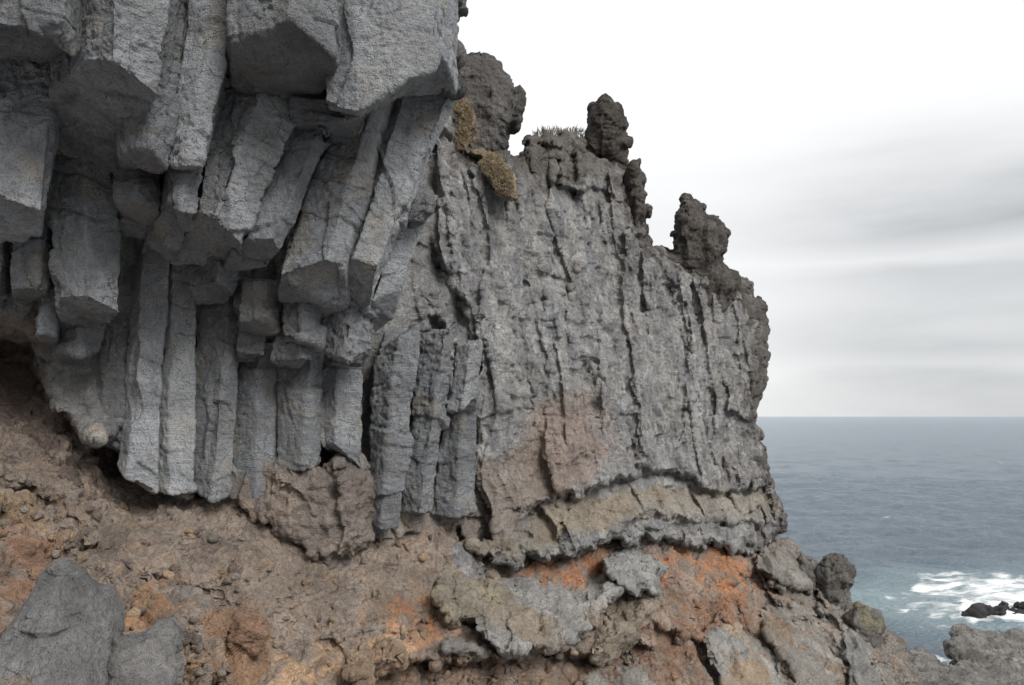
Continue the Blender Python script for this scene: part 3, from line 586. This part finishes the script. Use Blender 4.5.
# ------------------------------------------------------------------ the basalt columns, each a solid of its own
GRP = 'basalt columns hanging from the cliff'
NC = [0]
def column(D, bot, top, back, label, tint=1., lean=0., vox=None, rough=1., name='basalt_column', base=None):
    NC[0] += 1; sd = 300+NC[0]*7
    B = [P3(x,y,D+d) for x,y,d in bot]; K = [P3(x,y,D+d) for x,y,d in back]
    T = [P3(x,y,D+d+lean) for x,y,d in top]
    ax = sum(T)/len(T)-sum(B)/len(B)
    # lift the hidden back edges up with the column
    TK = [k+ax*np.array([1,1,1.]) for k in K]
    zmax = max(t[2] for t in T)
    for t in TK: t[2] = zmax
    ring = B+K; tr = T+TK; n = len(ring)
    bm = bmesh.new(); vb = [bm.verts.new(p) for p in ring]; vt = [bm.verts.new(p) for p in tr]
    for k in range(n): bm.faces.new((vb[k],vb[(k+1)%n],vt[(k+1)%n],vt[k]))
    bm.faces.new(vb[::-1]); bm.faces.new(vt)
    bmesh.ops.recalc_face_normals(bm, faces=bm.faces)
    bmesh.ops.triangulate(bm, faces=bm.faces)
    me = bpy.data.meshes.new(name); bm.to_mesh(me); bm.free()
    o = bpy.data.objects.new(name, me); C.objects.link(o)
    m2, V, Nn = remesh(o, vox or .0019*D); nv = len(V)
    q = V + np.float32(sd)
    w = np.stack([fbm(q*.8,2,sd+k) for k in range(3)],1)*.3
    f1,e1 = shard((q+w)/np.array([.85,.85,1.2],np.float32),sd+1)
    f2,e2 = shard((q+w*.5)/np.array([.26,.26,.17],np.float32),sd+2)
    lowf = fbm(q*.55,3,sd+5)
    disp = .07*lowf + .075*f1 + .03*f2*np.clip(.5+1.2*fbm(q*.9,2,sd+9),0,1.2) + .02*fbm(q*3.,4,sd+6,.6) + .014*fbm(q*9.,3,sd+7,.6)
    disp = disp - .030*sm(.12,.42,fbm(q*np.array([4.5,4.5,8.],np.float32)+fbm(q*2.,2,sd+17)[:,None],3,sd+16,.55))*sm(-.2,.3,fbm(q*.6,2,sd+18))
    zz = V[:,2]+.25*V[:,0]+.16*fbm(q*.9,3,sd+14)+sd*.37                  # cross joints: thin breaks at uneven heights
    t = zz/.62+.35*np.sin(zz*1.9); jd = np.abs(t-np.round(t)); jm = sm(.1,.4,fbm(q*.7,2,sd+15))
    disp = disp - .022*np.exp(-(jd/.022)**2)*jm*rough + .006*rough*(rnd(_h(np.round(t).astype(np.int32),0*np.round(t).astype(np.int32),0*np.round(t).astype(np.int32),sd))-.5)*2
    V = V + Nn*(disp*rough)[:,None].astype(np.float32)
    m2.vertices.foreach_set('co',V.astype(np.float32).ravel())
    n1 = fbm(q*.9,4,sd+11); n2 = fbm(q*2.6,4,sd+12)
    c = np.ones((nv,3),np.float32)*(np.asarray(GREY if base is None else base)*tint).astype(np.float32)
    c = mix(c,np.array([.255,.25,.24])*tint,sm(0,.5,n1)*.4); c = mix(c,np.array([.34,.335,.325])*tint,sm(.1,.55,n2)*.45); c = mix(c,np.array([.17,.172,.18])*tint,sm(.1,.5,-n1)*.5)
    c = mix(c,np.array([.33,.29,.22])*tint,sm(.3,.6,fbm(q*1.3,5,sd+21,.6))*.35)
    c = c*(1-.45*np.exp(-(jd/.03)**2)*jm)[:,None]
    put_col(m2,c); m2.materials.append(M_COL)
    m2.polygons.foreach_set('use_smooth',np.ones(len(m2.polygons),bool)); m2.update()
    tag(o,label,'basalt column',GRP,'thing')
    return o
column(8.7,[(-60,25,.2),(33,30,0),(63,18,0),(73,57,.3),(87,46,.9)],[(-60,-230,.2),(38,-230,0),(68,-230,0),(76,-230,.3),(95,-230,.9)],[(80,64,1.6),(55,90,2.2),(38,84,2.2),(12,64,2.),(-60,44,2.)],
       'dark blocky column end in the upper left corner of the cliff',.8)
column(9.0,[(88,60,.3),(112,62,0),(157,94,.5),(147,118,1.)],[(95,-230,.3),(124,-230,0),(200,-230,.5),(204,-230,1.)],[(126,142,1.9),(118,172,2.6),(104,178,2.8),(58,166,2.7),(51,150,2.4),(54,95,1.3)],
       'massive hanging column with a broad black underside shaped like a shield',1.1)
column(9.9,[(130,147,.2),(150,148,0),(166,168,.4)],[(184,-230,.2),(196,-230,0),(212,-230,.4)],[(155,172,1.2),(120,178,1.3),(118,160,.8)],
       'thin dark column squeezed against the right side of the massive hanging column',.85)
column(10.9,[(117,198,.1),(138,200,0),(157,208,.3)],[(117,140,.1),(140,140,0),(164,140,.3)],[(157,222,.8),(140,238,1.4),(120,232,1.4)],
       'short broken column stub tucked under the thin dark column',.95)
column(10.3,[(167,166,.1),(185,165,0),(201,166,.1),(206,158,.9)],[(196,-50,.1),(226,-50,0),(251,-50,.1),(266,-50,.9)],[(204,170,1.3),(168,172,1.)],
       'smooth pale column curving up to the left of the dark roof block',1.25)
column(10.6,[(165,203,.1),(181,212,0),(196,214,.2)],[(168,158,.1),(184,158,0),(201,158,.2)],[(192,226,.6),(170,256,1.6),(152,244,1.5),(158,215,.6)],
       'small rough block with a slanted dark end below the smooth curving column',.95)
column(10.9,[(192,213,.2),(212,219,0),(241,244,.3)],[(226,20,.2),(290,20,0),(336,20,.3)],[(243,262,1.2),(215,267,1.6),(172,262,1.6),(180,242,1.2)],
       'broad leaning column right of the small rough block, with a dark sloping underside',1.22,lean=.3)
column(11.3,[(242,240,.1),(273,240,0),(281,253,.3)],[(323,60,.1),(350,60,0),(370,60,.3)],[(264,266,1.),(240,270,1.3),(222,270,1.2)],
       'slim leaning column between two long cracks in the middle of the overhang',1.1,lean=.5)
column(11.6,[(279,276,.2),(326,260,0),(344,265,.3)],[(362,60,.2),(386,60,0),(398,60,.3)],[(350,312,1.5),(318,319,1.8),(300,313,1.6),(280,301,1.2)],
       'wide leaning column with the deepest dark underside of the overhang',1.2,lean=.4)
column(12.0,[(344,266,.3),(353,259,0),(378,267,.1),(372,299,.8)],[(390,86,.3),(405,86,0),(455,90,.2),(462,90,.8)],[(362,318,1.6),(350,313,1.6)],
       'pale leaning column with a pointed tip at the right edge of the overhang',1.3,lean=.5)
column(13.1,[(372,301,0),(400,288,.3)],[(410,195,0),(438,195,.3)],[(392,320,.9),(376,333,1.1),(362,326,1.)],
       'smooth slanting slab below the dark wedged boulder',1.3,rough=.6)
column(9.5,[(231,44,.4),(290,19,0),(334,56,.3)],[(226,-230,.4),(300,-230,0),(322,-230,.3)],[(336,66,.7),(322,99,1.7),(292,111,2.1),(250,95,1.8),(233,84,1.5)],
       'dark roof block seen from below, with pale spots at its right edge',.8)
column(10.2,[(321,104,.2),(357,112,0),(403,80,.1),(436,70,.4),(441,50,.9)],[(324,-230,.2),(350,-230,0),(400,-230,.1),(455,-230,.4),(462,-230,.9)],[(456,94,2.1),(405,96,1.9),(362,119,1.1),(330,113,1.)],
       'huge pale smooth roof column at the top right of the overhang',1.2,rough=.8)
column(11.2,[(318,129,0),(368,116,.2)],[(325,98,0),(374,88,.2)],[(356,158,1.),(343,161,1.1),(328,150,.9)],
       'dark wedge jammed under the huge pale roof column',.85)
column(11.0,[(288,121,.1),(318,124,0),(345,121,.2)],[(292,98,.1),(320,98,0),(350,98,.2)],[(340,129,.7),(295,129,.7)],
       'thin dark ledge block between the roof block and the jammed wedge',.85)
column(10.2,[(-60,176,.2),(41,212,0),(47,202,.5)],[(-55,30,.2),(54,50,0),(62,50,.5)],[(38,236,1.2),(0,239,1.3),(-60,230,1.3)],
       'pale column at the left edge, right below the dark corner block',1.4,lean=.3)
column(11.5,[(57,298,.2),(86,297,0),(121,314,.4)],[(47,140,.2),(86,140,0),(117,140,.4)],[(103,330,1.3),(60,329,1.3)],
       'wide flat faced column under the shield shaped end, with a black notch at its foot',1.2)
column(12.6,[(58,352,.2),(80,356,0),(97,350,.3)],[(56,308,.2),(82,308,0),(105,310,.3)],[(88,363,.6),(62,365,.6)],
       'stub of a column hanging below the black notch',.9)
column(11.7,[(11,290,.1),(37,292,0),(50,286,.3)],[(12,225,.1),(38,225,0),(49,225,.3)],[(42,301,.7),(15,301,.7)],
       'small square ribbed column at the left edge of the cliff',1.)
column(12.0,[(-40,300,.1),(0,300,0),(8,296,.3)],[(-40,215,.1),(4,215,0),(12,215,.3)],[(6,306,.7),(-40,306,.7)],
       'cut off column at the very left edge beside the small square column',1.05)
column(12.2,[(40,332,0),(55,335,.2)],[(42,225,0),(58,225,.2)],[(53,342,.6),(41,342,.6)],
       'narrow grey strip of column left of the black notch',1.05)
STAND = {}
def stand(D, bot, top, label, tint=1., rough=1.):
    r = bot[-1]; l = bot[0]
    return column(D, bot, top, [(r[0]-3,r[1]-2,1.3),(l[0]+3,l[1]-2,1.3)], label, tint, rough=rough)
stand(13.5,[(88,436,.3),(98,440,0),(122,452,.1)],[(104,290,.3),(112,290,0),(137,290,.1)],'flat grey column standing left of the two pale columns',1.)
stand(13.2,[(118,466,.3),(128,478,0),(156,492,.1)],[(137,232,.3),(144,232,0),(169,232,.1)],'left one of the two pale smooth columns in the recess',1.6,.7)
stand(13.4,[(154,492,.25),(168,496,0),(194,490,.1)],[(170,232,.25),(173,232,0),(197,232,.1)],'right one of the two pale smooth columns in the recess',1.6,.7)
column(12.2,[(187,288,.5),(218,284,0),(236,293,.5)],[(190,250,.5),(218,250,0),(239,250,.5)],[(226,304,1.),(198,304,1.1)],
       'six sided block sticking out above the two toned column',1.)
stand(13.4,[(193,488,.35),(212,500,0),(231,496,.3)],[(197,288,.35),(229,288,0),(244,288,.3)],'two toned column with one dark and one pale face under the six sided block',1.)
column(12.6,[(240,321,.1),(267,316,0),(278,332,.6)],[(241,280,.1),(268,280,0),(277,280,.6)],[(270,337,1.),(241,339,1.)],
       'upper one of the stacked blocks right of the two toned column',.95)
column(13.2,[(235,354,.1),(264,356,0),(269,347,.3)],[(238,328,.1),(267,328,0),(271,328,.3)],[(258,364,.5),(236,364,.5)],
       'lower one of the stacked blocks right of the two toned column',.95)
stand(13.9,[(232,505,.2),(255,510,0),(277,505,.2)],[(236,343,.2),(258,343,0),(279,343,.2)],'plain grey column beneath the stacked blocks',1.,.7)
column(13.0,[(272,359,.2),(300,361,0),(311,356,.3)],[(276,322,.2),(300,322,0),(313,322,.3)],[(300,367,.6),(278,367,.6)],
       'dark squat block right of the stacked blocks',.85)
column(12.7,[(283,335,.2),(302,339,0),(321,346,.5)],[(283,288,.2),(303,288,0),(323,295,.5)],[(315,353,.9),(290,349,.9)],
       'block with a pale right face under the deepest underside',.95)
stand(13.8,[(277,470,.2),(304,470,0),(316,462,.4)],[(279,343,.2),(312,343,0),(323,343,.4)],'dark column with a thin pale edge, left of the small hole',.9)
column(13.1,[(324,350,.3),(345,362,0),(374,350,.4)],[(322,296,.3),(350,296,0),(380,296,.4)],[(365,369,.8),(330,367,.8)],
       'knobbly mottled block hanging under the pointed tip',.95,rough=1.6)
stand(14.1,[(319,440,.2),(334,444,0),(362,470,.2)],[(322,355,.2),(338,355,0),(362,355,.2)],'grey column right above the small hole',1.05)
stand(14.55,[(366,520,.3),(380,530,0),(398,528,.15)],[(378,350,.3),(398,333,0),(421,322,.15)],'tall ribbed column left of the long black crack',.88,1.3)
stand(15.25,[(401,512,.25),(419,516,0),(431,512,.3)],[(422,332,.25),(446,328,0),(459,322,.3)],'tall ribbed column right of the long black crack',.85,1.3)
stand(16.1,[(432,514,.2),(455,518,0),(474,512,.3)],[(446,408,.2),(462,405,0),(478,400,.3)],'short ribbed column standing beyond the long black crack',.85,1.4)
column(15.4,[(446,412,.2),(462,410,0),(478,398,.3)],[(456,345,.2),(470,345,0),(482,340,.3)],[(476,412,.8),(450,418,.8)],
       'splintered column stub on top of the short ribbed column',1.05,rough=1.4)

# ------------------------------------------------------------------ little plants on the crest
def leaf_mat():
    m = bpy.data.materials.new('dry_leaf'); nt, N, L = nodes(m)
    out = N('ShaderNodeOutputMaterial'); b = N('ShaderNodeBsdfPrincipled'); L(b.outputs[0],out.inputs[0])
    n = N('ShaderNodeTexNoise'); n.inputs['Scale'].default_value = 6.; r = N('ShaderNodeValToRGB'); L(n.outputs[0],r.inputs[0]); L(r.outputs[0],b.inputs['Base Color'])
    r.color_ramp.elements[0].position = .35; r.color_ramp.elements[0].color = (.16,.16,.11,1); r.color_ramp.elements[1].position = .65; r.color_ramp.elements[1].color = (.30,.27,.19,1)
    b.inputs['Roughness'].default_value = .9
    return m
M_LEAF = leaf_mat()
def tuft(px,py,Y,h,w,n,label):
    V=[];Q=[]; c = P3(px,py,Y)
    for k in range(n):
        a = random.uniform(0,6.28); r = random.random()**.5*w*.5; b = c+np.array([math.cos(a)*r,math.sin(a)*r,-.08+random.random()*h*.5*(1-r/w)])
        a = random.uniform(0,6.28); ln = h*random.uniform(.1,.6); sp = random.uniform(.0,.5)*h; t = b+np.array([math.cos(a)*sp,math.sin(a)*sp,ln]); mid = (b*.5+t*.5)+np.array([0,0,ln*.12])
        u = np.array([-math.sin(a),math.cos(a),0])*.006+np.array([.004,0,0])
        i = len(V); V += [b-u,b+u,mid+u,mid-u,t+u*.3,t-u*.3]; Q += [(i,i+1,i+2,i+3),(i+3,i+2,i+4,i+5)]
    tag(mesh_from('shrub',np.array(V),np.array(Q),None,M_LEAF,None,False),label,'shrub','dry plants on the cliff crest')
tuft(549,135,22.2,.30,.9,420,'wispy dry plant on the crest, left of the two small plants')
tuft(574,133,22.6,.24,.8,320,'wispy dry plant on the crest beside the finger shaped pinnacle')

# ------------------------------------------------------------------ sea
def sea():
    r = np.concatenate([np.geomspace(24,260,760), np.geomspace(262,26000,260)]); a = np.radians(np.concatenate([np.linspace(-180,8,70,False), np.linspace(8,36,620), np.linspace(36.5,180,60)]))
    R, A = np.meshgrid(r, a, indexing='ij'); X = R*np.sin(A); Y = R*np.cos(A); fade = 1/(1+(R/500)**2)
    q = lambda s,k: np.stack([X/s*.75+Y/s*.25, Y/s, 0*X+k],-1).astype(np.float32)
    Z = (.85*fbm(q(13.,1),3,401)+fade*.42*fbm(q(4.2,2),3,405,.55))*fade*1.1
    px = 512+F*X/Y; py = HY+F*CZ/Y
    near = (R<300)
    fo = np.zeros_like(X,np.float32)
    for poly,w,so in (([(925,573),(950,571),(1000,574),(1060,580),(1060,625),(1000,606),(960,605),(930,600),(912,590),(900,588)],1.,7),
                   ([(880,604),(930,603),(970,606),(1060,610),(1060,640),(1000,634),(950,630),(905,618)],.85,8),
                   ([(960,600),(1060,596),(1060,634),(955,628)],1.1,6),([(845,585),(905,587),(930,592),(925,603),(890,600),(850,594)],.66,5),([(885,612),(960,628),(1050,634),(1050,650),(960,640),(900,628)],.62,7),
                   ([(925,652),(945,650),(955,665),(945,672),(930,664)],.8,5),([(935,640),(955,630),(952,668),(940,668)],.5,5)):
        d = sdist(px.astype(np.float32)+pn(px.astype(np.float32),py.astype(np.float32),30,3,9)*14,py.astype(np.float32)+pn(px.astype(np.float32),py.astype(np.float32),30,3,19)*6,poly)
        fo = np.maximum(fo,w*sm(-so,so*1.2,d)*near)
    cap = fbm(np.stack([X/9.,Y/14.,0*X],-1).astype(np.float32),3,421)
    fo = np.maximum(fo, sm(.66,.9,cap)*sm(90,160,R)*(1-sm(400,900,R))*.5)
    for (wx,wy,L_) in ((886,519,14),(915,518,12),(894,460,10),(841,447,6),(1000,462,8),(985,531,8),(780,507,9),(1005,515,6)):
        fo = np.maximum(fo, np.exp(-((px-wx)/L_)**2-((py-wy+pn(px.astype(np.float32),py.astype(np.float32),8,2,3)*3)/1.3)**2)*.8)
    tq = np.zeros_like(fo); 
    d = sdist(px.astype(np.float32),py.astype(np.float32),[(840,586),(930,575),(1060,575),(1060,640),(960,632),(880,615),(850,605)]); tq = sm(-22,14,d)*near
    Z += fo*.15*fade
    idx = np.arange(R.size).reshape(R.shape); Q = np.stack([idx[:-1,:-1],idx[:-1,1:],idx[1:,1:],idx[1:,:-1]],-1).reshape(-1,4)[:, ::-1]
    m = bpy.data.materials.new('sea_water'); nt, N, L = nodes(m)
    out = N('ShaderNodeOutputMaterial'); b = N('ShaderNodeBsdfPrincipled'); L(b.outputs[0],out.inputs[0])
    tc = N('ShaderNodeTexCoord'); fa = N('ShaderNodeAttribute'); fa.attribute_name = 'foam'; ta = N('ShaderNodeAttribute'); ta.attribute_name = 'shoal'
    def noise(s,det,sc=(1,1,1)):
        mp = N('ShaderNodeMapping'); mp.inputs['Scale'].default_value = sc; L(tc.outputs['Object'],mp.inputs[0])
        n = N('ShaderNodeTexNoise'); n.inputs['Scale'].default_value = s; n.inputs['Detail'].default_value = det; n.inputs['Distortion'].default_value = .6; n.inputs['Roughness'].default_value = .6; L(mp.outputs[0],n.inputs[0]); return n.outputs[0]
    mc = N('ShaderNodeMix'); mc.data_type = 'RGBA'; L(ta.outputs['Fac'],mc.inputs[0]); mc.inputs[6].default_value = (.165,.222,.275,1); mc.inputs[7].default_value = (.33,.44,.48,1)
    L(mc.outputs[2],b.inputs['Base Color']); b.inputs['Roughness'].default_value = .22
    b.inputs['IOR'].default_value = 1.33
    w1 = noise(2.6,8,(.8,1.5,1)); w2 = noise(.16,6,(.8,1.7,1))
    ad = N('ShaderNodeMath'); ad.operation = 'MULTIPLY_ADD'; L(w2,ad.inputs[0]); ad.inputs[1].default_value = 3.; L(w1,ad.inputs[2])
    bp = N('ShaderNodeBump'); bp.inputs['Strength'].default_value = 1.; bp.inputs['Distance'].default_value = 1.; L(ad.outputs[0],bp.inputs['Height']); L(bp.outputs[0],b.inputs['Normal'])
    o = mesh_from('sea',np.stack([X,Y,Z],-1).reshape(-1,3),Q,None,m,None,True,{'foam':fo,'shoal':tq})
    tag(o,None,None,None,'structure')
    on = fo > .03; q = on[:-1,:-1]|on[1:,:-1]|on[:-1,1:]|on[1:,1:]
    Qf = np.stack([idx[:-1,:-1][q],idx[:-1,1:][q],idx[1:,1:][q],idx[1:,:-1][q]],-1)[:, ::-1]
    u, inv = np.unique(Qf, return_inverse=True)
    mf = bpy.data.materials.new('foam'); nt, N, L = nodes(mf)
    out = N('ShaderNodeOutputMaterial'); b = N('ShaderNodeBsdfPrincipled'); tr = N('ShaderNodeBsdfTransparent'); ms = N('ShaderNodeMixShader'); L(ms.outputs[0],out.inputs[0]); L(tr.outputs[0],ms.inputs[1]); L(b.outputs[0],ms.inputs[2])
    b.inputs['Roughness'].default_value = .9; b.inputs['Base Color'].default_value = (.84,.87,.88,1)
    tc = N('ShaderNodeTexCoord'); fa = N('ShaderNodeAttribute'); fa.attribute_name = 'foam'
    fn = noise(.40,11,(.75,1.2,1)); f2 = noise(1.7,6,(.7,1.3,1))
    th = N('ShaderNodeMath'); th.operation = 'MULTIPLY_ADD'; L(fa.outputs['Fac'],th.inputs[0]); th.inputs[1].default_value = .55; L(fn,th.inputs[2])
    t2 = N('ShaderNodeMath'); t2.operation = 'MULTIPLY_ADD'; L(f2,t2.inputs[0]); t2.inputs[1].default_value = .35; L(th.outputs[0],t2.inputs[2])
    rg = N('ShaderNodeMapRange'); rg.interpolation_type = 'SMOOTHSTEP'; rg.inputs['From Min'].default_value = 1.02; rg.inputs['From Max'].default_value = 1.42; L(t2.outputs[0],rg.inputs[0]); L(rg.outputs[0],ms.inputs[0])
    bp = N('ShaderNodeBump'); bp.inputs['Strength'].default_value = .6; bp.inputs['Distance'].default_value = .3; L(t2.outputs[0],bp.inputs['Height']); L(bp.outputs[0],b.inputs['Normal'])
    f = mesh_from('sea_foam',np.stack([X,Y,Z+.05],-1).reshape(-1,3)[u],inv.reshape(-1,4),None,mf,None,True,{'foam':fo.ravel()[u]})
    tag(f,'white surf foam streaked over the water round the black rocks','foam',None,'stuff')
sea()

# ------------------------------------------------------------------ sky, sun, camera
SUN_EL, SUN_AZ = math.radians(35), math.radians(143)       # azimuth clockwise from +Y: behind the viewer's right shoulder
W = bpy.data.worlds.new('World'); bpy.context.scene.world = W
nt, N, L = nodes(W)
out = N('ShaderNodeOutputWorld'); bg = N('ShaderNodeBackground'); L(bg.outputs[0],out.inputs[0])
sk = N('ShaderNodeTexSky'); sk.sky_type = 'NISHITA'; sk.sun_disc = False; sk.sun_elevation = SUN_EL; sk.sun_rotation = SUN_AZ
tc = N('ShaderNodeTexCoord'); sp = N('ShaderNodeSeparateXYZ'); L(tc.outputs['Generated'],sp.inputs[0])
def mth(op,a,b_=None,c=None):
    k = N('ShaderNodeMath'); k.operation = op
    for i,v in enumerate((a,b_,c)):
        if v is None: continue
        if isinstance(v,(int,float)): k.inputs[i].default_value = v
        else: L(v,k.inputs[i])
    return k.outputs[0]
az = mth('ARCTAN2',sp.outputs[0],sp.outputs[1]); el = mth('ARCSINE',sp.outputs[2])
cb = N('ShaderNodeCombineXYZ'); L(mth('MULTIPLY',az,2.4),cb.inputs[0]); L(mth('MULTIPLY',el,11.),cb.inputs[1])
cn = N('ShaderNodeTexNoise'); cn.inputs['Scale'].default_value = 1.5; cn.inputs['Detail'].default_value = 6; cn.inputs['Roughness'].default_value = .5; L(cb.outputs[0],cn.inputs[0])
lowm = N('ShaderNodeMapRange'); lowm.interpolation_type = 'SMOOTHSTEP'; L(el,lowm.inputs[0]); lowm.inputs['From Min'].default_value = .12; lowm.inputs['From Max'].default_value = .36; lowm.inputs['To Min'].default_value = 1; lowm.inputs['To Max'].default_value = 0
azm = N('ShaderNodeMapRange'); azm.interpolation_type = 'SMOOTHSTEP'; L(az,azm.inputs[0]); azm.inputs['From Min'].default_value = .2; azm.inputs['From Max'].default_value = .5; azm.inputs['To Min'].default_value = 0.3; azm.inputs['To Max'].default_value = 1
gm = mth('MULTIPLY',lowm.outputs[0],azm.outputs[0])
elw = mth('ADD',el,mth('MULTIPLY',mth('SUBTRACT',cn.outputs[0],.5),.05))
br = N('ShaderNodeValToRGB'); L(mth('MULTIPLY',elw,2.),br.inputs[0]); e = br.color_ramp.elements
BANDS = [(0,.74),(.09,.68),(.115,.58),(.15,.74),(.26,.62),(.325,.7),(.36,.46),(.41,.86),(.50,.66),(.60,.3),(.70,.06),(.86,.0)]
e[0].position, e[1].position = BANDS[0][0], BANDS[-1][0]
for p_, v_ in BANDS[1:-1]: e.new(p_)
for k_, (p_, v_) in zip(sorted(e, key=lambda q: q.position), BANDS): k_.color = (v_,v_,v_,1)
fine = N('ShaderNodeMapRange'); L(cn.outputs[0],fine.inputs[0]); fine.inputs['From Min'].default_value = .3; fine.inputs['From Max'].default_value = .7; fine.inputs['To Min'].default_value = 1.1; fine.inputs['To Max'].default_value = .75
dk = mth('MULTIPLY',mth('MULTIPLY',br.outputs[0],fine.outputs[0]),azm.outputs[0])
cm = N('ShaderNodeMix'); cm.data_type = 'RGBA'; L(dk,cm.inputs[0]); cm.inputs[6].default_value = (.99,.99,.99,1); cm.inputs[7].default_value = (.40,.42,.44,1)
sc2 = N('ShaderNodeVectorMath'); sc2.operation = 'SCALE'; L(sk.outputs[0],sc2.inputs[0]); sc2.inputs['Scale'].default_value = .06
mx = N('ShaderNodeMix'); mx.data_type = 'RGBA'; mx.inputs[0].default_value = .93; L(sc2.outputs[0],mx.inputs[6]); L(cm.outputs[2],mx.inputs[7])
L(mx.outputs[2],bg.inputs[0]); bg.inputs[1].default_value = .56
sl = bpy.data.lights.new('sun','SUN'); sl.energy = 1.35; sl.angle = math.radians(26); sl.color = (1,.97,.93)
so = bpy.data.objects.new('sun',sl); C.objects.link(so); so.rotation_euler = (math.pi/2-SUN_EL,0,math.pi-SUN_AZ)
cam = bpy.data.cameras.new('camera'); co = bpy.data.objects.new('camera',cam); C.objects.link(co)
co.location = (0,0,CZ); co.rotation_euler = (math.pi/2,0,0); cam.sensor_width = 36.; cam.lens = F/1024*36.
cam.shift_y = (HY-342.5)/1024; cam.clip_end = 60000; cam.clip_start = .1
S = bpy.context.scene; S.camera = co
S.view_settings.view_transform = 'Standard'; S.view_settings.look = 'None'; S.view_settings.exposure = 1.02; S.view_settings.gamma = 1.
S.view_settings.use_curve_mapping = False
